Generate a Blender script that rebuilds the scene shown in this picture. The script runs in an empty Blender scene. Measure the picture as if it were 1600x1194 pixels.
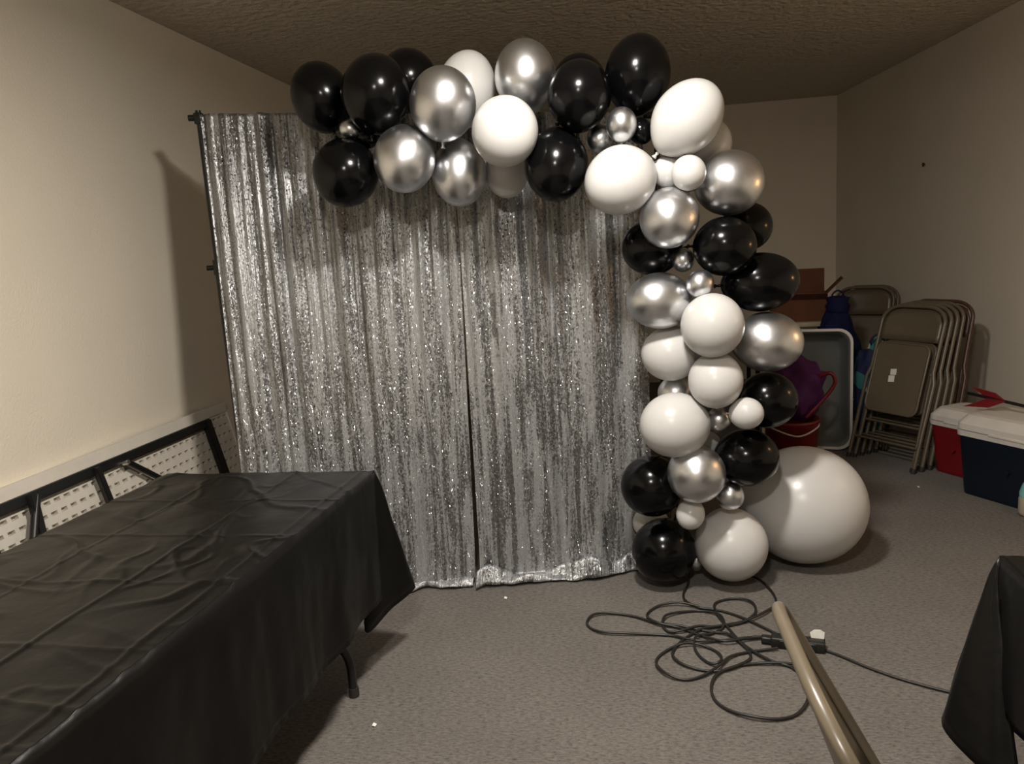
import bpy, bmesh, math, random
from mathutils import Vector, Matrix, Euler, noise
random.seed(7)
R = math.radians
scene = bpy.context.scene
COL = scene.collection

# ---------------------------------------------------------------- camera
CAM_POS = Vector((0.0, 0.0, 1.5))
CAM_EUL = Euler((1.3972, 0.06354, 0.13712), 'XYZ')
FPX = 1200.0                                   # focal length for a 1600 px wide frame
cam_d = bpy.data.cameras.new('camera')
cam_d.sensor_fit = 'HORIZONTAL'
cam_d.sensor_width = 36.0
cam_d.lens = FPX / 1600.0 * 36.0
cam_d.clip_start = 0.02
cam_o = bpy.data.objects.new('camera', cam_d)
COL.objects.link(cam_o)
cam_o.location = CAM_POS
cam_o.rotation_euler = CAM_EUL
scene.camera = cam_o
CAM_R = CAM_EUL.to_matrix()

# ---------------------------------------------------------------- world, exposure
world = bpy.data.worlds.new('world')
scene.world = world
world.use_nodes = True
world.node_tree.nodes['Background'].inputs[0].default_value = (1.0, 0.85, 0.68, 1)
world.node_tree.nodes['Background'].inputs[1].default_value = 0.02
scene.view_settings.view_transform = 'Standard'
scene.view_settings.look = 'None'
scene.view_settings.gamma = 1.0
scene.view_settings.use_curve_mapping = False
scene.view_settings.exposure = 0.0
scene.cycles.max_bounces = 7
scene.cycles.diffuse_bounces = 3
scene.cycles.glossy_bounces = 4

# the two ceiling lamps over the room (fixtures are built further down)
MAIN_LAMP = Vector((-0.10, 1.90, 2.74))
REAR_LAMP = Vector((-0.15, -0.10, 2.74))
WARM_LAMP = Vector((2.585, 3.05, 1.50))
MAIN_W, REAR_W, WARM_W = 55.0, 40.0, 5.0


def lamp(name, kind, loc, watts, color, size, rot=(0, 0, 0)):
    d = bpy.data.lights.new(name, kind)
    d.energy = watts
    d.color = color
    if kind == 'AREA':
        d.shape = 'DISK'
        d.size = size
    else:
        d.shadow_soft_size = size
    o = bpy.data.objects.new(name, d)
    COL.objects.link(o)
    o.location = loc
    o.rotation_euler = rot
    return o


# ---------------------------------------------------------------- pixel -> place helpers (photo frame 1600 x 1194)
def ray(px, py):
    return CAM_R @ Vector(((px - 800) / FPX, -(py - 597) / FPX, -1.0))


def on_z(px, py, z):
    r = ray(px, py)
    return CAM_POS + r * ((z - CAM_POS.z) / r.z)


def on_y(px, py, y):
    r = ray(px, py)
    return CAM_POS + r * (y / r.y)


def axial(p):
    return -((CAM_R.transposed() @ (Vector(p) - CAM_POS)).z)


# ---------------------------------------------------------------- materials
MATS = {}


def mat(name, color, rough=0.5, metal=0.0, spec=0.5, var=0.0, vscale=8.0, bump=0.0, bscale=40.0,
        coat=0.0, sss=0.0, stretch=None, rvar=0.0, bdist=0.01):
    if name in MATS:
        return MATS[name]
    m = bpy.data.materials.new(name)
    m.use_nodes = True
    nt = m.node_tree
    b = nt.nodes['Principled BSDF']
    b.inputs['Base Color'].default_value = (*color, 1)
    b.inputs['Roughness'].default_value = rough
    b.inputs['Metallic'].default_value = metal
    b.inputs['Specular IOR Level'].default_value = spec
    b.inputs['Coat Weight'].default_value = coat
    b.inputs['Coat Roughness'].default_value = 0.08
    if sss:
        b.inputs['Subsurface Weight'].default_value = sss
        b.inputs['Subsurface Radius'].default_value = (0.05, 0.045, 0.04)
    tc = nt.nodes.new('ShaderNodeTexCoord')
    mp = nt.nodes.new('ShaderNodeMapping')
    nt.links.new(tc.outputs['Object'], mp.inputs[0])
    if stretch:
        mp.inputs['Scale'].default_value = stretch
    n1 = nt.nodes.new('ShaderNodeTexNoise')
    n1.inputs['Scale'].default_value = vscale
    n1.inputs['Detail'].default_value = 4
    nt.links.new(mp.outputs[0], n1.inputs['Vector'])
    if var:
        mr = nt.nodes.new('ShaderNodeMapRange')
        mr.inputs['From Min'].default_value = 0.3
        mr.inputs['From Max'].default_value = 0.7
        mr.inputs['To Min'].default_value = 1 - var
        mr.inputs['To Max'].default_value = 1 + var
        nt.links.new(n1.outputs['Fac'], mr.inputs[0])
        mx = nt.nodes.new('ShaderNodeMix')
        mx.data_type = 'RGBA'
        mx.blend_type = 'MULTIPLY'
        mx.inputs[0].default_value = 1
        mx.inputs[6].default_value = (*color, 1)
        nt.links.new(mr.outputs[0], mx.inputs[7])
        nt.links.new(mx.outputs[2], b.inputs['Base Color'])
    if rvar:
        mr2 = nt.nodes.new('ShaderNodeMapRange')
        mr2.inputs['To Min'].default_value = max(0, rough - rvar)
        mr2.inputs['To Max'].default_value = min(1, rough + rvar)
        nt.links.new(n1.outputs['Fac'], mr2.inputs[0])
        nt.links.new(mr2.outputs[0], b.inputs['Roughness'])
    if bump:
        n2 = nt.nodes.new('ShaderNodeTexNoise')
        n2.inputs['Scale'].default_value = bscale
        n2.inputs['Detail'].default_value = 3
        nt.links.new(mp.outputs[0], n2.inputs['Vector'])
        bp = nt.nodes.new('ShaderNodeBump')
        bp.inputs['Strength'].default_value = bump
        bp.inputs['Distance'].default_value = bdist
        nt.links.new(n2.outputs['Fac'], bp.inputs['Height'])
        nt.links.new(bp.outputs[0], b.inputs['Normal'])
    MATS[name] = m
    return m


M_WALL = mat('cream_wall_paint', (0.79, 0.715, 0.59), 0.75, spec=0.25, var=0.03, vscale=1.5, bump=0.25, bscale=90)
M_CEIL = mat('textured_ceiling_paint', (0.70, 0.64, 0.545), 0.85, spec=0.15, var=0.05, vscale=14, bump=1.0, bscale=24, bdist=0.035)
M_BLACK_B = mat('black_latex', (0.0022, 0.0022, 0.0025), 0.17, spec=0.26, var=0.1, vscale=3, rvar=0.02)
M_WHITE_B = mat('white_latex', (0.545, 0.538, 0.522), 0.28, spec=0.4, var=0.012, vscale=3)
M_CHROME = mat('chrome_latex', (0.72, 0.73, 0.75), 0.33, metal=1.0, var=0.03, vscale=3, rvar=0.03)
M_BLKMETAL = mat('black_powder_coated_metal', (0.008, 0.008, 0.008), 0.4, spec=0.5, var=0.1, vscale=20)
M_PLASTIC_CLOTH = mat('black_plastic_sheet', (0.0045, 0.0042, 0.0038), 0.34, spec=0.17, var=0.12, vscale=5, bump=0.2, bscale=16, rvar=0.08)
M_WHITE_PL = mat('white_moulded_plastic', (0.66, 0.61, 0.53), 0.5, spec=0.4, var=0.05, vscale=9, bump=0.1, bscale=120)
M_DIMPLE = mat('white_plastic_recess', (0.66, 0.61, 0.53), 0.5, spec=0.4, var=0.05, vscale=9)
M_TAN = mat('tan_enamel_metal', (0.122, 0.098, 0.067), 0.33, spec=0.5, var=0.06, vscale=18, rvar=0.05)
M_TAN_DK = mat('brown_enamel_metal', (0.075, 0.035, 0.026), 0.36, spec=0.5, var=0.08, vscale=18)
M_RUBBER = mat('dark_rubber', (0.02, 0.018, 0.016), 0.7, var=0.1)
M_CORD = mat('black_cord_rubber', (0.012, 0.011, 0.010), 0.45, spec=0.5, var=0.1, vscale=30)
M_PAPER = mat('white_paper', (0.75, 0.72, 0.66), 0.7, var=0.04, vscale=40)
M_COOLER_W = mat('white_cooler_plastic', (0.62, 0.59, 0.54), 0.45, var=0.05, vscale=10, bump=0.1, bscale=150)
M_COOLER_R = mat('red_cooler_plastic', (0.17, 0.006, 0.009), 0.4, var=0.08, vscale=6)
M_COOLER_B = mat('navy_cooler_plastic', (0.0035, 0.008, 0.016), 0.4, var=0.1, vscale=6)
M_RED = mat('red_plastic', (0.16, 0.006, 0.010), 0.4, var=0.08, vscale=10)
M_CARD = mat('brown_cardboard', (0.115, 0.045, 0.022), 0.8, spec=0.2, var=0.10, vscale=10, bump=0.15, bscale=80)
M_NAVY = mat('navy_cloth', (0.006, 0.007, 0.042), 0.8, spec=0.2, var=0.2, vscale=12, bump=0.5, bscale=25)
M_GREY_TUB = mat('grey_tub_plastic', (0.15, 0.155, 0.15), 0.38, var=0.1, vscale=5, bump=0.15, bscale=14)
M_PURPLE = mat('purple_cloth', (0.075, 0.012, 0.085), 0.7, spec=0.3, var=0.2, vscale=9, bump=0.5, bscale=18)
M_TEAL = mat('teal_plastic', (0.20, 0.47, 0.43), 0.35, var=0.15, vscale=18)
M_BEIGE = mat('beige_laminate', (0.40, 0.34, 0.25), 0.5, var=0.05)
M_BRASS = mat('dark_nail_metal', (0.10, 0.08, 0.06), 0.5, metal=0.8, var=0.1)


def carpet_material():
    m = bpy.data.materials.new('grey_loop_carpet')
    m.use_nodes = True
    nt = m.node_tree
    L = nt.links
    b = nt.nodes['Principled BSDF']
    b.inputs['Roughness'].default_value = 0.95
    b.inputs['Specular IOR Level'].default_value = 0.1
    b.inputs['Sheen Weight'].default_value = 0.1
    tc = nt.nodes.new('ShaderNodeTexCoord')
    mp = nt.nodes.new('ShaderNodeMapping')
    mp.inputs['Scale'].default_value = (1.0, 2.6, 1.0)
    L.new(tc.outputs['Object'], mp.inputs[0])
    n1 = nt.nodes.new('ShaderNodeTexNoise')           # dashes of the loop rows
    n1.inputs['Scale'].default_value = 50
    n1.inputs['Detail'].default_value = 5
    n1.inputs['Roughness'].default_value = 0.75
    L.new(mp.outputs[0], n1.inputs['Vector'])
    r1 = nt.nodes.new('ShaderNodeValToRGB')
    e = r1.color_ramp.elements
    e[0].position = 0.30
    e[0].color = (0.034, 0.030, 0.026, 1)
    e[1].position = 0.66
    e[1].color = (0.190, 0.170, 0.150, 1)
    k = r1.color_ramp.elements.new(0.46)
    k.color = (0.124, 0.111, 0.098, 1)
    L.new(n1.outputs['Fac'], r1.inputs[0])
    n2 = nt.nodes.new('ShaderNodeTexNoise')           # broad wear
    n2.inputs['Scale'].default_value = 2.2
    n2.inputs['Detail'].default_value = 3
    L.new(tc.outputs['Object'], n2.inputs['Vector'])
    mr = nt.nodes.new('ShaderNodeMapRange')
    mr.inputs['From Min'].default_value = 0.3
    mr.inputs['From Max'].default_value = 0.7
    mr.inputs['To Min'].default_value = 0.9
    mr.inputs['To Max'].default_value = 1.08
    L.new(n2.outputs['Fac'], mr.inputs[0])
    mx = nt.nodes.new('ShaderNodeMix')
    mx.data_type = 'RGBA'
    mx.blend_type = 'MULTIPLY'
    mx.inputs[0].default_value = 1
    L.new(r1.outputs[0], mx.inputs[6])
    L.new(mr.outputs[0], mx.inputs[7])
    L.new(mx.outputs[2], b.inputs['Base Color'])
    n3 = nt.nodes.new('ShaderNodeTexNoise')
    n3.inputs['Scale'].default_value = 160
    n3.inputs['Detail'].default_value = 2
    L.new(mp.outputs[0], n3.inputs['Vector'])
    bp = nt.nodes.new('ShaderNodeBump')
    bp.inputs['Strength'].default_value = 0.6
    bp.inputs['Distance'].default_value = 0.006
    L.new(n3.outputs['Fac'], bp.inputs['Height'])
    L.new(bp.outputs[0], b.inputs['Normal'])
    return m


def sequin_material():
    m = bpy.data.materials.new('silver_sequin_fabric')
    m.use_nodes = True
    nt = m.node_tree
    L = nt.links
    b = nt.nodes['Principled BSDF']
    b.inputs['Metallic'].default_value = 0.72
    uv = nt.nodes.new('ShaderNodeUVMap')
    uv.uv_map = 'cloth'
    mp = nt.nodes.new('ShaderNodeMapping')            # sequins, ~5 mm each
    mp.inputs['Scale'].default_value = (210, 150, 1)
    L.new(uv.outputs[0], mp.inputs[0])
    vo = nt.nodes.new('ShaderNodeTexVoronoi')
    vo.voronoi_dimensions = '2D'
    vo.inputs['Scale'].default_value = 1.0
    L.new(mp.outputs[0], vo.inputs['Vector'])
    # brushed streaks: where the sequins lie flat or stand up
    mp2 = nt.nodes.new('ShaderNodeMapping')
    mp2.inputs['Scale'].default_value = (21, 1.25, 1)
    L.new(uv.outputs[0], mp2.inputs[0])
    st = nt.nodes.new('ShaderNodeTexNoise')
    st.noise_dimensions = '2D'
    st.inputs['Scale'].default_value = 1.0
    st.inputs['Detail'].default_value = 5
    st.inputs['Roughness'].default_value = 0.72
    st.inputs['Distortion'].default_value = 0.4
    L.new(mp2.outputs[0], st.inputs['Vector'])
    rp = nt.nodes.new('ShaderNodeValToRGB')
    e = rp.color_ramp.elements
    e[0].position = 0.49
    e[0].color = (0, 0, 0, 1)
    e[1].position = 0.59
    e[1].color = (1, 1, 1, 1)
    sepc = nt.nodes.new('ShaderNodeSeparateColor')
    L.new(vo.outputs['Color'], sepc.inputs[0])
    jg = nt.nodes.new('ShaderNodeMath')
    jg.operation = 'MULTIPLY_ADD'
    jg.inputs[1].default_value = 0.11
    L.new(sepc.outputs[2], jg.inputs[0])
    L.new(st.outputs['Fac'], jg.inputs[2])
    L.new(jg.outputs[0], rp.inputs[0])
    # base colour: darker grey streaks against brighter silver
    cm = nt.nodes.new('ShaderNodeMix')
    cm.data_type = 'RGBA'
    cm.inputs[6].default_value = (0.235, 0.237, 0.24, 1)
    cm.inputs[7].default_value = (0.37, 0.374, 0.378, 1)
    L.new(rp.outputs[0], cm.inputs[0])
    L.new(cm.outputs[2], b.inputs['Base Color'])
    mt = nt.nodes.new('ShaderNodeMapRange')
    mt.inputs['To Min'].default_value = 0.85
    mt.inputs['To Max'].default_value = 0.50
    L.new(rp.outputs[0], mt.inputs[0])
    L.new(mt.outputs[0], b.inputs['Metallic'])
    # tilt of each sequin
    sub = nt.nodes.new('ShaderNodeVectorMath')
    sub.operation = 'SUBTRACT'
    sub.inputs[1].default_value = (0.5, 0.5, 0.5)
    L.new(vo.outputs['Color'], sub.inputs[0])
    tl = nt.nodes.new('ShaderNodeMapRange')
    tl.inputs['To Min'].default_value = 0.34
    tl.inputs['To Max'].default_value = 0.14
    L.new(rp.outputs[0], tl.inputs[0])
    sc = nt.nodes.new('ShaderNodeVectorMath')
    sc.operation = 'SCALE'
    L.new(sub.outputs[0], sc.inputs[0])
    gt = nt.nodes.new('ShaderNodeMath')
    gt.operation = 'GREATER_THAN'
    gt.inputs[1].default_value = 0.87
    L.new(sepc.outputs[1], gt.inputs[0])
    tl2 = nt.nodes.new('ShaderNodeMath')
    tl2.operation = 'MULTIPLY_ADD'
    tl2.inputs[1].default_value = 0.30
    L.new(gt.outputs[0], tl2.inputs[0])
    L.new(tl.outputs[0], tl2.inputs[2])
    L.new(tl2.outputs[0], sc.inputs['Scale'])
    rg = nt.nodes.new('ShaderNodeMapRange')
    rg.inputs['To Min'].default_value = 0.36
    rg.inputs['To Max'].default_value = 0.13
    L.new(gt.outputs[0], rg.inputs[0])
    L.new(rg.outputs[0], b.inputs['Roughness'])
    bp = nt.nodes.new('ShaderNodeBump')
    bp.inputs['Strength'].default_value = 0.5
    bp.inputs['Distance'].default_value = 0.02
    L.new(st.outputs['Fac'], bp.inputs['Height'])
    ad = nt.nodes.new('ShaderNodeVectorMath')
    ad.operation = 'ADD'
    upv = nt.nodes.new('ShaderNodeCombineXYZ')          # loose sequins hang with their faces turned up
    upm = nt.nodes.new('ShaderNodeMath')
    upm.operation = 'MULTIPLY'
    upm.inputs[1].default_value = 0.10
    L.new(gt.outputs[0], upm.inputs[0])
    L.new(upm.outputs[0], upv.inputs[2])
    ad0 = nt.nodes.new('ShaderNodeVectorMath')
    ad0.operation = 'ADD'
    L.new(bp.outputs[0], ad0.inputs[0])
    L.new(upv.outputs[0], ad0.inputs[1])
    L.new(ad0.outputs[0], ad.inputs[0])
    L.new(sc.outputs[0], ad.inputs[1])
    nm = nt.nodes.new('ShaderNodeVectorMath')
    nm.operation = 'NORMALIZE'
    L.new(ad.outputs[0], nm.inputs[0])
    L.new(nm.outputs[0], b.inputs['Normal'])
    b.inputs['Roughness'].default_value = 0.33
    return m


def patterned_material():
    m = bpy.data.materials.new('navy_teal_white_print')
    m.use_nodes = True
    nt = m.node_tree
    b = nt.nodes['Principled BSDF']
    b.inputs['Roughness'].default_value = 0.75
    tc = nt.nodes.new('ShaderNodeTexCoord')
    vo = nt.nodes.new('ShaderNodeTexVoronoi')
    vo.inputs['Scale'].default_value = 9
    nt.links.new(tc.outputs['Object'], vo.inputs['Vector'])
    sp = nt.nodes.new('ShaderNodeSeparateColor')
    nt.links.new(vo.outputs['Color'], sp.inputs[0])
    rp = nt.nodes.new('ShaderNodeValToRGB')
    rp.color_ramp.interpolation = 'CONSTANT'
    e = rp.color_ramp.elements
    e[0].color = (0.008, 0.014, 0.06, 1)
    e[1].position = 0.50
    e[1].color = (0.03, 0.16, 0.16, 1)
    k = rp.color_ramp.elements.new(0.70)
    k.color = (0.42, 0.44, 0.38, 1)
    nt.links.new(sp.outputs[0], rp.inputs[0])
    nt.links.new(rp.outputs[0], b.inputs['Base Color'])
    return m


def glow_material(name, color, strength):
    m = bpy.data.materials.new(name)
    m.use_nodes = True
    b = m.node_tree.nodes['Principled BSDF']
    b.inputs['Base Color'].default_value = (0.8, 0.78, 0.72, 1)
    b.inputs['Emission Color'].default_value = (*color, 1)
    b.inputs['Emission Strength'].default_value = strength
    b.inputs['Roughness'].default_value = 0.3
    return m


M_CARPET = carpet_material()
M_SEQUIN = sequin_material()
M_PRINT = patterned_material()
M_GLOW = glow_material('lit_opal_glass', (1.0, 0.93, 0.85), 70.0)
M_GLOW_WARM = glow_material('lit_amber_glass', (1.0, 0.55, 0.22), 8.0)


# ---------------------------------------------------------------- mesh helpers
def link(o, parent=None):
    COL.objects.link(o)
    if parent is not None:
        o.parent = parent
    return o


def empty(name, loc=(0, 0, 0), rot=(0, 0, 0)):
    o = bpy.data.objects.new(name, None)
    o.empty_display_size = 0.1
    o.location = loc
    o.rotation_euler = rot
    return link(o)


def tag(o, label, cat, group=None):
    o['label'] = label
    o['category'] = cat
    if group:
        o['group'] = group
    return o


class MB:
    """collects geometry for ONE mesh"""

    def __init__(self):
        self.v, self.f, self.s = [], [], []

    def add(self, verts, faces, smooth=False):
        k = len(self.v)
        self.v += [tuple(p) for p in verts]
        self.f += [tuple(i + k for i in f) for f in faces]
        self.s += [smooth] * len(faces)
        return self

    def box(self, c, s, bevel=0.0, rot=None, seg=2):
        bm = bmesh.new()
        bmesh.ops.create_cube(bm, size=1.0)
        for v in bm.verts:
            v.co = Vector((v.co.x * s[0], v.co.y * s[1], v.co.z * s[2]))
        if bevel:
            bmesh.ops.bevel(bm, geom=list(bm.edges), offset=bevel, segments=seg, affect='EDGES', profile=0.5)
        return self.bm(bm, c, rot, bool(bevel))

    def bm(self, bm, c=(0, 0, 0), rot=None, smooth=False):
        bm.verts.ensure_lookup_table()
        bm.verts.index_update()
        m = Euler(rot).to_matrix() if rot else Matrix.Identity(3)
        c = Vector(c)
        self.add([m @ v.co + c for v in bm.verts], [[v.index for v in f.verts] for f in bm.faces], smooth)
        bm.free()
        return self

    def tube(self, pts, r, n=10, closed=False, caps=True):
        pts = [Vector(p) for p in pts]
        N = len(pts)
        rr = r if isinstance(r, (list, tuple)) else [r] * N
        rings, up = [], None
        for i, p in enumerate(pts):
            if closed:
                t = pts[(i + 1) % N] - pts[i - 1]
            else:
                t = pts[min(i + 1, N - 1)] - pts[max(i - 1, 0)]
            t.normalize()
            if up is None:
                up = Vector((0, 0, 1)) if abs(t.z) < 0.9 else Vector((1, 0, 0))
            a = (up - t * up.dot(t))
            if a.length < 1e-6:
                a = t.orthogonal()
            a.normalize()
            up = a
            b = t.cross(a)
            rings.append([p + (a * math.cos(2 * math.pi * k / n) + b * math.sin(2 * math.pi * k / n)) * rr[i] for k in range(n)])
        V = [q for g in rings for q in g]
        F = []
        for i in range(N if closed else N - 1):
            j = (i + 1) % N
            for k in range(n):
                F.append((i * n + k, i * n + (k + 1) % n, j * n + (k + 1) % n, j * n + k))
        self.add(V, F, True)
        if caps and not closed:
            self.add(rings[0], [tuple(range(n - 1, -1, -1))])
            self.add(rings[-1], [tuple(range(n))])
        return self

    def lathe(self, prof, n=24, c=(0, 0, 0), rot=None):
        """prof: list of (radius, z) from bottom to top"""
        m = Euler(rot).to_matrix() if rot else Matrix.Identity(3)
        c = Vector(c)
        V, F, rows = [], [], []
        for r, z in prof:
            if r < 1e-6:
                rows.append([len(V)])
                V.append(m @ Vector((0, 0, z)) + c)
            else:
                rows.append(list(range(len(V), len(V) + n)))
                V += [m @ Vector((r * math.cos(2 * math.pi * k / n), r * math.sin(2 * math.pi * k / n), z)) + c for k in range(n)]
        for a, b in zip(rows, rows[1:]):
            for k in range(n):
                k2 = (k + 1) % n
                if len(a) == 1 and len(b) == 1:
                    continue
                if len(a) == 1:
                    F.append((a[0], b[k2], b[k]))
                elif len(b) == 1:
                    F.append((a[k], a[k2], b[0]))
                else:
                    F.append((a[k], a[k2], b[k2], b[k]))
        return self.add(V, F, True)

    def slab(self, outline, normal, thick, smooth=False):
        """flat outline (list of points, counter-clockwise seen from +normal) extruded back by thick"""
        o = [Vector(p) for p in outline]
        nv = Vector(normal).normalized() * thick
        n = len(o)
        V = o + [p - nv for p in o]
        F = [tuple(range(n)), tuple(range(2 * n - 1, n - 1, -1))]
        F += [(i, i + n, (i + 1) % n + n, (i + 1) % n) for i in range(n)]
        return self.add(V, F, smooth)

    def mesh(self, name):
        me = bpy.data.meshes.new(name)
        me.from_pydata(self.v, [], self.f)
        me.polygons.foreach_set('use_smooth', self.s)
        me.update()
        return me

    def build(self, name, material, parent=None):
        me = self.mesh(name)
        me.materials.append(material)
        return link(bpy.data.objects.new(name, me), parent)


def catmull(pts, sub=8):
    P = [Vector(p) for p in pts]
    P = [P[0] * 2 - P[1]] + P + [P[-1] * 2 - P[-2]]
    out = []
    for i in range(1, len(P) - 2):
        a, b, c, d = P[i - 1:i + 3]
        for k in range(sub):
            t = k / sub
            out.append(0.5 * ((2 * b) + (c - a) * t + (2 * a - 5 * b + 4 * c - d) * t * t + (3 * b - a - 3 * c + d) * t ** 3))
    out.append(P[-2])
    return out


def struct(o):
    o['kind'] = 'structure'
    return o


def copy_thing(root, loc=None, rot=None):
    r = root.copy()
    COL.objects.link(r)
    if loc is not None:
        r.location = loc
    if rot is not None:
        r.rotation_euler = rot
    for ch in list(root.children):
        c = ch.copy()
        COL.objects.link(c)
        c.parent = r
        for g in list(ch.children):
            d = g.copy()
            COL.objects.link(d)
            d.parent = c
    return r


# ---------------------------------------------------------------- the room
XL, YB, YF, H = -2.29, 8.12, -2.6, 2.74


def xr(y):
    return 2.395 + (y - 5.21) * -0.0929


def quad_wall(name, pts, normal, material, thick=0.12):
    return struct(MB().slab(pts, normal, thick).build(name, material))


struct(MB().slab([(XL - .3, YF - .3, 0), (xr(YF) + .3, YF - .3, 0), (xr(YB) + .5, YB + .3, 0), (XL - .3, YB + .3, 0)], (0, 0, 1), 0.1).build('floor', M_CARPET))
struct(MB().slab([(XL - .3, YF - .3, H), (XL - .3, YB + .3, H), (xr(YB) + .5, YB + .3, H), (xr(YF) + .3, YF - .3, H)], (0, 0, -1), 0.1).build('ceiling', M_CEIL))
quad_wall('wall_left', [(XL, YF, 0), (XL, YB, 0), (XL, YB, H), (XL, YF, H)], (1, 0, 0), M_WALL)
nR = Vector((-1, -0.0929, 0)).normalized()
quad_wall('wall_right', [(xr(YF), YF, 0), (xr(YF), YF, H), (xr(YB), YB, H), (xr(YB), YB, 0)], nR, M_WALL)
quad_wall('wall_back', [(XL, YB, 0), (xr(YB), YB, 0), (xr(YB), YB, H), (XL, YB, H)], (0, -1, 0), M_WALL)
quad_wall('wall_front', [(XL, YF, 0), (XL, YF, H), (xr(YF), YF, H), (xr(YF), YF, 0)], (0, 1, 0), M_WALL)


# ---------------------------------------------------------------- lamps (out of view overhead and on the right wall)
def ceiling_light(loc, watts, label, size):
    t = empty('ceiling_light', loc)
    MB().lathe([(0.0, 0.0), (0.17, 0.0), (0.175, -0.012), (0.165, -0.03), (0.0, -0.03)][::-1], 32).build('base_ring', M_COOLER_W, t)
    MB().lathe([(0.0, -0.115), (0.06, -0.108), (0.11, -0.085), (0.145, -0.05), (0.15, -0.03)], 32).build('glass_dome', M_GLOW, t)
    tag(t, label, 'ceiling light')
    lamp('ceiling_bulb', 'AREA', loc + Vector((0, 0, -0.135)), watts, (1.0, 0.94, 0.865), size)
    return t


ceiling_light(MAIN_LAMP, MAIN_W, 'flush round ceiling light just in front of the balloon arch', 0.24)
ceiling_light(REAR_LAMP, REAR_W, 'flush round ceiling light nearest the camera end of the room', 0.20)
t = empty('wall_sconce', WARM_LAMP)
MB().box((0, 0, 0), (0.03, 0.10, 0.18), 0.008).build('back_plate', M_BRASS, t)
MB().lathe([(0.03, -0.07), (0.05, -0.02), (0.06, 0.06), (0.055, 0.07), (0.0, 0.07)], 20, (-0.075, 0, 0)).build('lamp_shade', M_GLOW_WARM, t)
MB().tube([(0, 0, -0.06), (-0.04, 0, -0.09), (-0.075, 0, -0.07)], 0.008).build('arm', M_BRASS, t)
tag(t, 'small amber wall sconce on the right wall nearer the camera than the coolers', 'wall lamp')
lamp('sconce_bulb', 'POINT', WARM_LAMP + Vector((-0.17, 0, 0.02)), WARM_W, (1.0, 0.55, 0.24), 0.04)

# ---------------------------------------------------------------- backdrop stand
PL = Vector((-1.868, 3.42, 0))
PR = Vector((0.175, 3.50, 0))
ZL, ZR = 2.165, 2.015
st = empty('backdrop_stand', PL)


def stand_pole(base, ztop):
    p = base - PL
    x, y = p.x, p.y
    MB().tube([(x, y, 0.12), (x, y, 1.52)], 0.0155, 14).build('pole', M_BLKMETAL, st)
    MB().tube([(x, y, 1.50), (x, y, ztop + 0.035)], 0.0125, 14).build('upper_pole', M_BLKMETAL, st)
    MB().tube([(x, y, 1.46), (x, y, 1.53)], 0.022, 14).build('collar', M_BLKMETAL, st)
    MB().tube([(x - 0.02, y, 1.495), (x - 0.05, y - 0.01, 1.495)], 0.012, 10).build('clamp_knob', M_BLKMETAL, st)
    MB().box((x, y, ztop), (0.035, 0.035, 0.05), 0.005).build('top_bracket', M_BLKMETAL, st)
    MB().tube([(x - 0.015, y, ztop + .005), (x - 0.045, y - .01, ztop + .005)], 0.014, 10).build('bracket_knob', M_BLKMETAL, st)
    for a in (30, 150, 270):
        dx, dy = math.cos(R(a)), math.sin(R(a))
        MB().tube([(x, y, 0.32), (x + dx * 0.18, y + dy * 0.18, 0.10), (x + dx * 0.27, y + dy * 0.27, 0.012)], 0.009, 8).build('tripod_leg', M_BLKMETAL, st)


stand_pole(PL, ZL)
stand_pole(PR, ZR)
q = PR - PL
MB().tube([(0, 0, ZL), (q.x * .5, q.y * .5, (ZL + ZR) / 2), (q.x, q.y, ZR)], 0.011, 12).build('crossbar', M_BLKMETAL, st)
tag(st, 'black metal backdrop stand holding up the silver sequin curtain', 'backdrop stand')


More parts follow.
